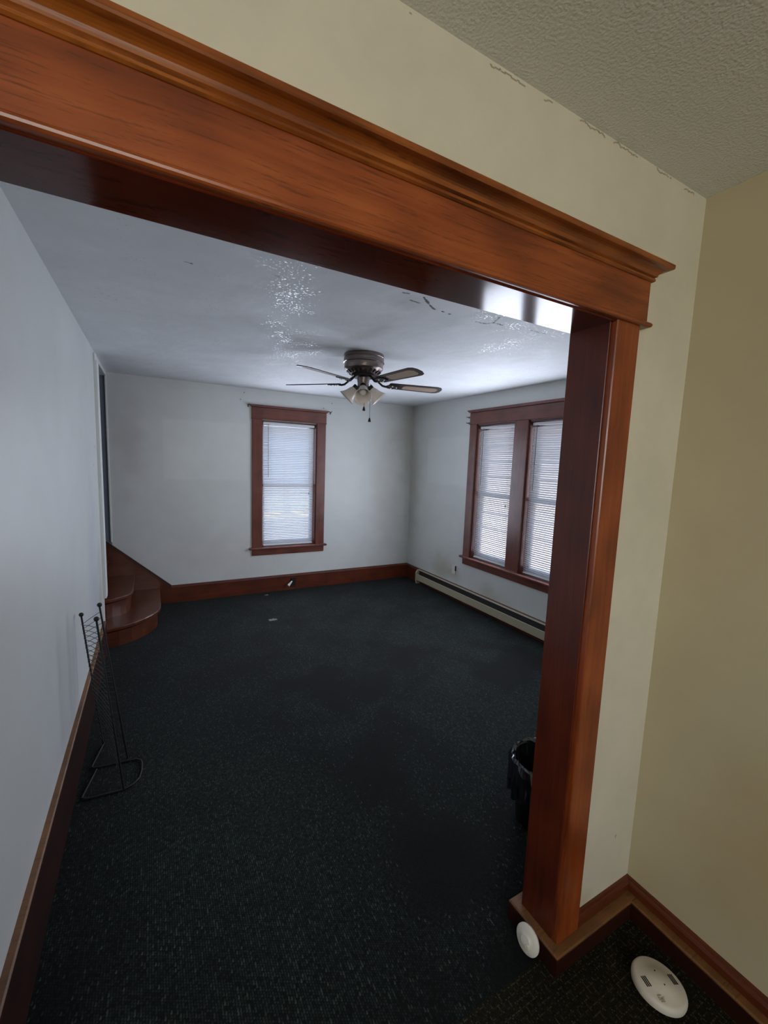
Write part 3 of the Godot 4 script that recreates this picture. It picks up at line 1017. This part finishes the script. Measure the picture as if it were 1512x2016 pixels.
func build_stairs() -> void:
	var o := thing("staircase")
	tag(o, "brown wooden winder stairs with rounded bottom steps in the left corner", "stairs")
	var wm := M("stair_wood")
	var outs := [
		[0.427, 0.018, 0.427, 0.62, 0.42, 0.69, 0.40, 0.76, 0.36, 0.84, 0.30, 0.92, 0.222, 0.995, 0.13, 1.05, 0.003, 1.09, 0.003, 0.94, -0.6, 0.94, -0.6, 0.018],
		[0.195, 0.018, 0.198, 0.61, 0.19, 0.68, 0.172, 0.735, 0.13, 0.775, 0.07, 0.82, 0.028, 0.845, -0.03, 0.86, -0.6, 0.86, -0.6, 0.018],
		[-0.035, 0.018, -0.035, 0.94, -0.6, 0.94, -0.6, 0.018],
		[-0.28, 0.018, -0.28, 0.94, -0.8, 0.94, -0.8, 0.018],
		[-0.53, 0.018, -0.53, 0.94, -1.05, 0.94, -1.05, 0.018],
		[-0.78, 0.018, -0.78, 0.94, -1.3, 0.94, -1.3, 0.018],
	]
	for k in outs.size():
		var top := 0.18 * (k + 1)
		var poly := V2(outs[k])
		var b := Mb.new()
		b.prism(poly, Vector3(0, top - 0.026, 0), Vector3.RIGHT, Vector3(0, 0, 1), Vector3(0, 0.026, 0), 0.006)
		put("tread", b, wm, o)
		# riser: the same outline pulled back under the nosing
		var rp := PackedVector2Array()
		for p in poly:
			var q := p
			if p.y > 0.1 and p.x > -0.5:
				var c := Vector2(-0.6, 0.02)
				q = p - Vector2(0.03, 0.02) if k < 2 else p - Vector2(0.03, 0.0)
			elif p.x > -0.5:
				q = p - Vector2(0.03, 0.0)
			rp.append(q)
		b = Mb.new()
		b.prism(rp, Vector3(0, top - 0.18, 0), Vector3.RIGHT, Vector3(0, 0, 1), Vector3(0, 0.154, 0))
		put("riser", b, wm, o)
		if k < 2:      # cove under the nosing
			b = Mb.new()
			var path := PackedVector2Array()
			for i in range(0, 9 if k == 0 else 8):
				path.append(rp[i])
			b.sweep(path, V2([0, -0.044, 0.006, -0.044, 0.02, -0.027, 0, -0.027]), top, -1.0 * (1.0 if true else 0.0))
			put("cove", b, M("dark_base_wood"), o)
	# skirt board rising along the back wall
	var b := Mb.new()
	b.prism(V2([0.545, 0, 0.545, 0.2, 0.535, 0.212, -0.017, 0.709, -1.2, 1.774, -1.2, 0]), Vector3(0, 0, 0.0), Vector3.RIGHT, Vector3.UP, Vector3(0, 0, 0.017), 0.002)
	put("skirt_board", b, wm, o)
	b = Mb.new()
	for s in [[0.0, 0.012, 0.022], [0.026, 0.034, 0.02]]:
		b.prism(V2([0.54, 0.207 - s[1], 0.54, 0.207 - s[0], -1.2, 1.774 - s[0], -1.2, 1.774 - s[1]]), Vector3(0, 0, 0.01), Vector3.RIGHT, Vector3.UP, Vector3(0, 0, s[2] - 0.01), 0.002)
	put("skirt_moulding", b, M("dark_base_wood"), o)

func build_fan() -> void:
	var c := Vector3(1.79, H, 2.192)
	var o := thing("ceiling_fan", c)
	tag(o, "pewter ceiling fan with five brown blades and alabaster light shades", "ceiling fan")
	var b := Mb.new()
	b.lathe(V2([0, 0.0, 0.148, 0.0, 0.15, -0.004, 0.15, -0.022, 0.147, -0.025, 0.147, -0.028, 0.15, -0.031, 0.15, -0.05, 0.153, -0.053, 0.153, -0.06, 0.145, -0.064, 0.145, -0.1, 0.141, -0.108, 0.12, -0.125, 0.095, -0.14, 0.0, -0.14]), 48)
	put("motor_housing", b, M("brushed_pewter"), o)
	# dark vents round the taper
	b = Mb.new()
	for k in 20:
		var a := TAU * k / 20
		var t := Transform3D(Basis(Vector3.UP, a), Vector3.ZERO)
		b.prism(V2([-0.009, 0.0, 0.009, 0.0, 0.007, 0.03, -0.007, 0.03]), t * Vector3(0.102, -0.137, 0), t.basis * Vector3(0, 0, 1), (t.basis * Vector3(0.8, 0.6, 0)).normalized(), t.basis * Vector3(0.005, -0.006, 0))
	put("vents", b, M("dark_metal"), o)
	b = Mb.new()
	b.lathe(V2([0, -0.135, 0.088, -0.135, 0.09, -0.14, 0.09, -0.158, 0.08, -0.165, 0.0, -0.165]), 36)
	put("flywheel", b, M("dark_metal"), o)
	b = Mb.new()
	b.lathe(V2([0, -0.16, 0.048, -0.16, 0.046, -0.185, 0.043, -0.2, 0.043, -0.235, 0.05, -0.25, 0.05, -0.268, 0.034, -0.285, 0.012, -0.292, 0, -0.293]), 32)
	put("light_fitter", b, M("brushed_pewter"), o)
	b = Mb.new()
	b.ball(Vector3(-0.153, -0.074, 0.02), 0.006)
	put("screw", b, M("bright_metal"), o)
	# blades
	var angs := [-10.0, -82.0, -154.0, 134.0, 62.0]
	for a in angs:
		var t := Transform3D(Basis(Vector3.UP, deg_to_rad(a)), Vector3.ZERO)
		# arm: bent bar from the flywheel, dipping, then a plate
		b = Mb.new()
		var path := PackedVector3Array()
		for q in [[0.07, -0.155], [0.1, -0.168], [0.125, -0.19], [0.15, -0.209], [0.175, -0.214], [0.2, -0.21]]:
			path.append(t * Vector3(q[0], q[1], 0))
		b.tube(path, 0.008, 8)
		var tw := t * Transform3D(Basis(Vector3.RIGHT, deg_to_rad(-11.0)), Vector3(0, -0.204, 0))
		b.prism(V2([0.185, -0.016, 0.21, -0.038, 0.25, -0.042, 0.285, -0.02, 0.285, 0.02, 0.25, 0.042, 0.21, 0.038, 0.185, 0.016]), tw * Vector3(0, -0.009, 0), tw.basis.x, tw.basis.z, tw.basis.y * 0.006, 0.001)
		put("blade_arm", b, M("dark_metal"), o)
		b = Mb.new()
		var outline := V2([0.2, -0.046, 0.215, -0.052, 0.595, -0.064, 0.625, -0.052, 0.642, -0.024, 0.642, 0.024, 0.625, 0.052, 0.595, 0.064, 0.215, 0.052, 0.2, 0.046])
		b.prism(outline, tw * Vector3(0, -0.003, 0), tw.basis.x, tw.basis.z, tw.basis.y * 0.006, 0.001)
		var blade := put("blade", b, M("blade_walnut"), o)
		b = Mb.new()
		b.prism(V2([0.315, -0.02, 0.335, -0.036, 0.575, -0.042, 0.605, -0.022, 0.605, 0.022, 0.575, 0.042, 0.335, 0.036, 0.315, 0.02]), tw * Vector3(0, -0.0025, 0), tw.basis.x, tw.basis.z, tw.basis.y * -0.0018)
		tag(put("cane_panel", b, M("cane_inlay"), blade), "tan woven cane inlay")
		b = Mb.new()
		for q in [[0.225, -0.02], [0.225, 0.02], [0.262, 0.0]]:
			b.ball(tw * Vector3(q[0], -0.01, q[1]), 0.006, 8)
		put("blade_screws", b, M("bright_metal"), o)
	# four bell shades round the fitter
	for a in [-115.5, -25.5, 154.5, 64.5]:
		var t := Transform3D(Basis(Vector3.UP, deg_to_rad(a)), Vector3.ZERO)
		var ax := Basis(Vector3(0, 0, 1), deg_to_rad(-90.0 - 47.0))   # profile y points out and down
		var sx := t * Transform3D(ax, Vector3(0.052, -0.238, 0))
		b = Mb.new()
		b.lathe(V2([0.0, -0.012, 0.026, -0.012, 0.027, 0.0, 0.026, 0.018, 0.02, 0.022, 0.0, 0.022]), 20, sx)
		put("shade_holder", b, M("dark_metal"), o)
		b = Mb.new()
		b.lathe(V2([0.0245, 0.008, 0.028, 0.02, 0.034, 0.034, 0.038, 0.05, 0.042, 0.066, 0.05, 0.083, 0.059, 0.097, 0.066, 0.104, 0.0645, 0.1055, 0.057, 0.099, 0.048, 0.085, 0.04, 0.067, 0.036, 0.05, 0.032, 0.035, 0.026, 0.022, 0.0225, 0.01]), 30, sx, 0.035, 6)
		put("shade", b, M("alabaster_glass"), o)
		b = Mb.new()
		b.lathe(V2([0.0, 0.018, 0.012, 0.02, 0.013, 0.034, 0.021, 0.05, 0.025, 0.064, 0.022, 0.078, 0.013, 0.087, 0.0, 0.09]), 16, sx)
		put("bulb", b, M("bulb_glass"), o)
	# pull chains
	for q in [[0.012, 0.0, -0.29, -0.375], [0.058, 0.008, -0.2, -0.455]]:
		b = Mb.new()
		b.tube(PackedVector3Array([Vector3(q[0], q[2], q[1]), Vector3(q[0], q[3], q[1])]), 0.0014, 6)
		var ch := put("pull_chain", b, M("dark_metal"), o)
		b = Mb.new()
		b.lathe(V2([0.0, -0.032, 0.0105, -0.031, 0.011, -0.024, 0.007, -0.008, 0.004, 0.0, 0.0, 0.002]), 14, Transform3D(Basis(), Vector3(q[0], q[3], q[1])))
		put("fob", b, M("dark_metal"), ch)

func build_heater() -> void:
	var o := thing("baseboard_heater", Vector3(W - 0.016, 0, 0))
	tag(o, "long cream electric baseboard heater along the right wall under the windows", "heater")
	var z0 := 0.36
	var z1 := 3.95
	var e3 := Vector3(0, 0, z1 - z0)
	var ex := Vector3(-1, 0, 0)
	var b := Mb.new()
	b.prism(V2([0, 0.06, 0.006, 0.06, 0.006, 0.188, 0.018, 0.188, 0.022, 0.184, 0.025, 0.186, 0.02, 0.193, 0, 0.193]), Vector3(0, 0, z0), ex, Vector3.UP, e3)
	put("back_panel", b, M("heater_cream"), o)
	b = Mb.new()
	b.prism(V2([0.046, 0.055, 0.052, 0.05, 0.056, 0.055, 0.056, 0.134, 0.052, 0.138, 0.044, 0.134]), Vector3(0, 0, z0), ex, Vector3.UP, e3)
	put("front_panel", b, M("heater_cream"), o)
	b = Mb.new()
	b.prism(V2([0.006, 0.075, 0.045, 0.075, 0.045, 0.115, 0.02, 0.125, 0.0115, 0.187, 0.006, 0.187]), Vector3(0, 0, z0 + 0.01), ex, Vector3.UP, e3 - Vector3(0, 0, 0.02))
	put("heating_element", b, M("heater_dark"), o)
	for k in 2:
		b = Mb.new()
		var zz := z0 - 0.004 if k == 0 else z1 - 0.06
		b.prism(V2([0, 0.0, 0.05, 0.0, 0.058, 0.05, 0.058, 0.152, 0.05, 0.165, 0.03, 0.19, 0, 0.19]), Vector3(0, 0, zz), ex, Vector3.UP, Vector3(0, 0, 0.03 if k == 0 else 0.064))
		put("end_cap", b, M("heater_cream"), o)

func build_rack() -> void:
	var o := thing("wire_rack", Vector3.ZERO)
	tag(o, "black wire media rack with ball finials leaning by the left wall", "rack")
	var wm := M("black_wire")
	var R := 0.006
	var feet := [Vector3(0.223, R, 2.884), Vector3(0.229, R, 2.644), Vector3(0.103, R, 2.454)]
	var tops := [Vector3(0.142, 0.883, 2.884), Vector3(0.132, 0.874, 2.644), Vector3(0.03, 0.773, 2.458)]
	var base := Mb.new()
	base.tube(PackedVector3Array([feet[2], Vector3(0.072, R, 2.61), Vector3(0.067, R, 2.635), Vector3(0.075, R, 2.65), Vector3(0.12, R, 2.656), Vector3(0.229, R, 2.662), Vector3(0.272, R, 2.672), Vector3(0.292, R, 2.69), Vector3(0.298, R, 2.716), Vector3(0.297, R, 2.78), Vector3(0.288, R, 2.83), Vector3(0.262, R, 2.865), Vector3(0.223, R, 2.884), Vector3(0.07, R, 2.874), Vector3(0.05, R, 2.862), Vector3(0.052, R, 2.845), Vector3(0.091, R, 2.668)]), 0.0045, 8)
	put("base_wire", base, wm, o)
	for i in 3:
		var b := Mb.new()
		b.tube(PackedVector3Array([feet[i], tops[i]]), 0.0045, 8)
		var post := put("post", b, wm, o)
		b = Mb.new()
		b.ball(tops[i] + Vector3(0, 0.008, 0), 0.0115, 14)
		put("ball_finial", b, wm, post)
	# V-shaped shelf wires from both right posts to the left one
	for k in 26:
		var t := 0.955 - k * 0.0345
		if t < 0.06:
			break
		var l: Vector3 = feet[2].lerp(tops[2], t)
		var f: Vector3 = feet[0].lerp(tops[0], t - 0.012)
		var r: Vector3 = feet[1].lerp(tops[1], t)
		var path := PackedVector3Array()
		for i in 13:
			var s := i / 12.0
			var q := r.lerp(l, s * 2.0) if s < 0.5 else l.lerp(f, s * 2.0 - 1.0)
			var bow := sin(PI * s)
			q += Vector3(0.0, 0.012 * (1.0 - bow), 0.035 * pow(bow, 6.0))
			path.append(q)
		var b := Mb.new()
		b.tube(path, 0.0014, 5)
		put("shelf_wire", b, wm, o)

func build_bin() -> void:
	var o := thing("waste_bin", Vector3(1.965, 0, 3.93))
	tag(o, "black waste bin with a shiny dark liner behind the wooden post", "bin")
	var b := Mb.new()
	b.lathe(V2([0.0, 0.0, 0.112, 0.0, 0.118, 0.006, 0.142, 0.29, 0.147, 0.296, 0.145, 0.302, 0.138, 0.298, 0.112, 0.01, 0.0, 0.01]), 36)
	put("bucket", b, M("black_plastic"), o)
	# liner: crumpled film folded over the rim
	b = Mb.new()
	var f := noise(301, 0.9, 3)
	var segs := 72
	var prof := [[0.125, 0.16, 0.02], [0.133, 0.24, 0.03], [0.139, 0.3, 0.012], [0.148, 0.313, 0.012], [0.158, 0.304, 0.012], [0.162, 0.27, 0.02], [0.158, 0.22, 0.03], [0.162, 0.15, 0.04]]
	var q := func(i: int, k: int) -> Vector3:
		var a := TAU * (k % segs) / segs
		var p: Array = prof[i]
		var nz := f.get_noise_3d(cos(a) * 4.0, sin(a) * 4.0, i * 0.55)
		var r: float = p[0] + nz * p[2]
		var y: float = p[1] + f.get_noise_3d(cos(a) * 3.0 + 9.0, sin(a) * 3.0, i * 0.3) * (0.016 if i < 5 else 0.05)
		return Vector3(cos(a) * r, y, -sin(a) * r)
	for i in prof.size() - 1:
		for k in segs:
			b.quad(q.call(i, k), q.call(i, k + 1), q.call(i + 1, k + 1), q.call(i + 1, k))
	put("liner", b, M("bin_liner_film"), o)

func build_detectors() -> void:
	# flat round detector lying on the carpet
	var o := thing("smoke_detector", Vector3(1.767, 0.0, 4.57))
	tag(o, "large round off-white smoke detector lying flat on the carpet by the tan wall", "smoke detector")
	o.rotation = Vector3(0, 0, deg_to_rad(-7.0))
	o.position.y = 0.009
	var b := Mb.new()
	b.lathe(V2([0.0, 0.0, 0.07, 0.0, 0.076, 0.003, 0.0775, 0.01, 0.0775, 0.018, 0.074, 0.026, 0.068, 0.029, 0.04, 0.0305, 0.038, 0.0325, 0.0, 0.034]), 56)
	put("body", b, M("detector_plastic"), o)
	for s in [-1.0, 1.0]:
		for k in 3:
			b = Mb.new()
			b.box(Vector3(s * (0.043 + k * 0.0062) - 0.0016, 0.027, -0.014), Vector3(s * (0.043 + k * 0.0062) + 0.0016, 0.0318 - k * 0.0003, 0.014), 0.0, Transform3D(Basis(Vector3.UP, -0.34), Vector3.ZERO))
			put("vent_slot", b, M("slot_black"), o)
	for q in [[0.012, -0.022], [-0.0005, 0.015]]:
		b = Mb.new()
		b.ball(Vector3(q[0], 0.0335, q[1]), 0.0022, 8)
		put("indicator", b, M("slot_black"), o)
	b = Mb.new()      # faint raised print
	for q in [[-0.012, 0.026, 0.014, 0.0015], [-0.012, 0.031, 0.003, 0.0015], [-0.004, 0.033, 0.006, 0.0015], [0.004, 0.031, 0.004, 0.0015], [-0.012, 0.036, 0.016, 0.0015], [-0.009, 0.042, 0.012, 0.0015]]:
		b.box(Vector3(q[0], 0.029, q[1]), Vector3(q[0] + q[2], 0.0312, q[1] + q[3]), 0.0, Transform3D(Basis(Vector3.UP, -0.34), Vector3(-0.034, 0, 0.0)))
	put("print", b, M("print_grey"), o)
	# small domed disc leaning on the shoe of the post
	o = thing("round_cover", Vector3.ZERO)
	tag(o, "small domed white round cover leaning on the foot of the wooden post", "cover")
	var up := Vector3(-4.25, 1.0, 0.25).normalized()
	var sx := up.cross(Vector3(0, 0, 1)).normalized()
	o.transform = Transform3D(Basis(sx, up, sx.cross(up)), Vector3(1.478, 0.047, 4.296))
	b = Mb.new()
	b.lathe(V2([0.0, -0.004, 0.04, -0.004, 0.0445, 0.0, 0.045, 0.005, 0.041, 0.009, 0.03, 0.013, 0.019, 0.016, 0.017, 0.0185, 0.0, 0.02]), 40)
	put("body", b, M("plug_white"), o)
	b = Mb.new()
	b.lathe(V2([0.0, 0.014, 0.009, 0.014, 0.009, 0.0195, 0.0075, 0.0215, 0.0, 0.022]), 20, Transform3D(Basis(), Vector3(-0.01, 0, 0.012)))
	tag(put("button", b, M("detector_plastic"), o), "small yellowish centre button")

func build_small() -> void:
	# outlet on the right wall
	var o := thing("wall_outlet", Vector3(W, 0.37, 1.1))
	tag(o, "white outlet plate low on the right wall left of the window pair", "outlet")
	var b := Mb.new()
	b.box(Vector3(-0.007, -0.058, -0.036), Vector3(0.0, 0.058, 0.036), 0.003)
	put("plate", b, M("outlet_white"), o)
	for s in [-1.0, 1.0]:
		b = Mb.new()
		b.box(Vector3(-0.01, s * 0.022 - 0.014, -0.016), Vector3(-0.004, s * 0.022 + 0.014, 0.016), 0.004)
		var r := put("receptacle", b, M("plug_white"), o)
		b = Mb.new()
		for z in [-0.007, 0.005]:
			b.box(Vector3(-0.0106, s * 0.022 - 0.003, z), Vector3(-0.0095, s * 0.022 + 0.007, z + 0.002))
		put("slots", b, M("slot_black"), r)
	b = Mb.new()
	b.box(Vector3(-0.014, -0.01, 0.034), Vector3(0.0, 0.05, 0.041), 0.001)
	tag(put("gap_edge", b, M("slot_black"), o), "dark gap at the plate's right edge")
	# outlet in the back baseboard with something plugged in
	o = thing("baseboard_outlet", Vector3(1.925, 0.095, 0.016))
	tag(o, "dark brown outlet plate set in the back baseboard under the single window", "outlet")
	b = Mb.new()
	b.box(Vector3(-0.034, -0.062, 0), Vector3(0.034, 0.062, 0.006), 0.003)
	put("plate", b, M("outlet_brown"), o)
	b = Mb.new()
	b.box(Vector3(-0.03, 0.0, 0.0), Vector3(0.012, 0.042, 0.03), 0.006)
	put("receptacle", b, M("slot_black"), o)
	o = thing("night_light", Vector3(1.9, 0.118, 0.05))
	tag(o, "small white tapered plug sticking out of the dark baseboard outlet", "plug")
	b = Mb.new()
	var dn := Vector3(-0.72, -0.62, 0.3).normalized()
	var sx := dn.cross(Vector3(0, 0, 1)).normalized()
	b.lathe(V2([0.0, 0.0, 0.009, 0.0, 0.011, 0.02, 0.018, 0.07, 0.017, 0.075, 0.0, 0.076]), 18, Transform3D(Basis(sx, dn, sx.cross(dn)), Vector3.ZERO))
	put("body", b, M("plug_white"), o)
	# curtain brackets at the ends of the crowns, and nails
	var spots := [
		[Vector3(1.375, 2.245, 0.0), "small metal curtain bracket at the left end of the back window's crown"],
		[Vector3(2.385, 2.245, 0.0), "small metal curtain bracket at the right end of the back window's crown"],
	]
	for s in spots:
		o = thing("curtain_bracket", s[0])
		tag(o, s[1], "bracket", "curtain brackets on the window trim")
		b = Mb.new()
		b.box(Vector3(-0.008, -0.018, 0.0), Vector3(0.008, 0.018, 0.004), 0.001)
		put("plate", b, M("nail_steel"), o)
		b = Mb.new()
		b.tube(PackedVector3Array([Vector3(0, 0, 0.003), Vector3(0, 0.004, 0.045), Vector3(0, 0.018, 0.055)]), 0.004, 8)
		put("hook", b, M("nail_steel"), o)
	for s in [[Vector3(W - 0.016, 2.2, 1.235), "upper small bracket on the left edge of the window pair's casing"], [Vector3(W - 0.016, 2.135, 1.235), "lower small bracket on the left edge of the window pair's casing"]]:
		o = thing("curtain_bracket", s[0])
		tag(o, s[1], "bracket", "curtain brackets on the window trim")
		b = Mb.new()
		b.box(Vector3(-0.01, -0.008, -0.006), Vector3(0.016, 0.008, 0.03), 0.002)
		put("plate", b, M("nail_steel"), o)
		b = Mb.new()
		b.tube(PackedVector3Array([Vector3(-0.008, 0, 0), Vector3(-0.03, 0.0, -0.004), Vector3(-0.034, 0.008, -0.006)]), 0.0035, 8)
		put("hook", b, M("nail_steel"), o)
	for s in [[Vector3(1.328, 2.381, 0), "topmost nail in the back wall above the window's left corner"], [Vector3(1.288, 2.3, 0), "nail in the back wall just left of the window's crown"], [Vector3(2.4, 2.36, 0), "topmost nail in the back wall above the window's right corner"], [Vector3(2.29, 2.29, 0), "nail just above the right end of the back window's crown"]]:
		o = thing("nail", s[0])
		tag(o, s[1], "nail", "nails in the back wall")
		b = Mb.new()
		b.tube(PackedVector3Array([Vector3(0, 0, -0.005), Vector3(0, 0.004, 0.02)]), 0.0022, 6)
		put("shank", b, M("nail_steel"), o)
		b = Mb.new()
		b.lathe(V2([0.0, -0.001, 0.005, -0.001, 0.005, 0.001, 0.0, 0.0016]), 10, Transform3D(Basis(Vector3.RIGHT, PI / 2 - 0.2), Vector3(0, 0.004, 0.02)))
		put("head", b, M("nail_steel"), o)
	# scraps on the carpet
	var scraps := [[Vector3(1.433, 0.001, 0.957), 0.05, "pale flattened scrap of paper in the middle of the far carpet"], [Vector3(1.56, 0.001, 0.14), 0.03, "tiny pale scrap on the carpet by the back baseboard"]]
	var k := 0
	for s in scraps:
		b = Mb.new()
		var f := noise(400 + k, 0.7, 2)
		var n := 7
		var p := func(i: int, j: int, lift: float) -> Vector3:
			var h: float = 0.004 + 0.004 * f.get_noise_2d(i * 1.3, j * 1.3)
			return Vector3((i / 6.0 - 0.5) * s[1] * 1.5 + f.get_noise_2d(i, j + 30) * s[1] * 0.25, maxf(0.0, h) + lift, (j / 6.0 - 0.5) * s[1] + f.get_noise_2d(i + 40, j) * s[1] * 0.25)
		for i in n - 1:
			for j in n - 1:
				b.quad(p.call(i, j, 0.001), p.call(i, j + 1, 0.001), p.call(i + 1, j + 1, 0.001), p.call(i + 1, j, 0.001))
				b.quad(p.call(i, j, 0.0), p.call(i + 1, j, 0.0), p.call(i + 1, j + 1, 0.0), p.call(i, j + 1, 0.0))
		o = put("paper_scrap", b, M("paper"))
		o.position = s[0]
		tag(o, s[2], "scrap", "scraps on the carpet")
		k += 1
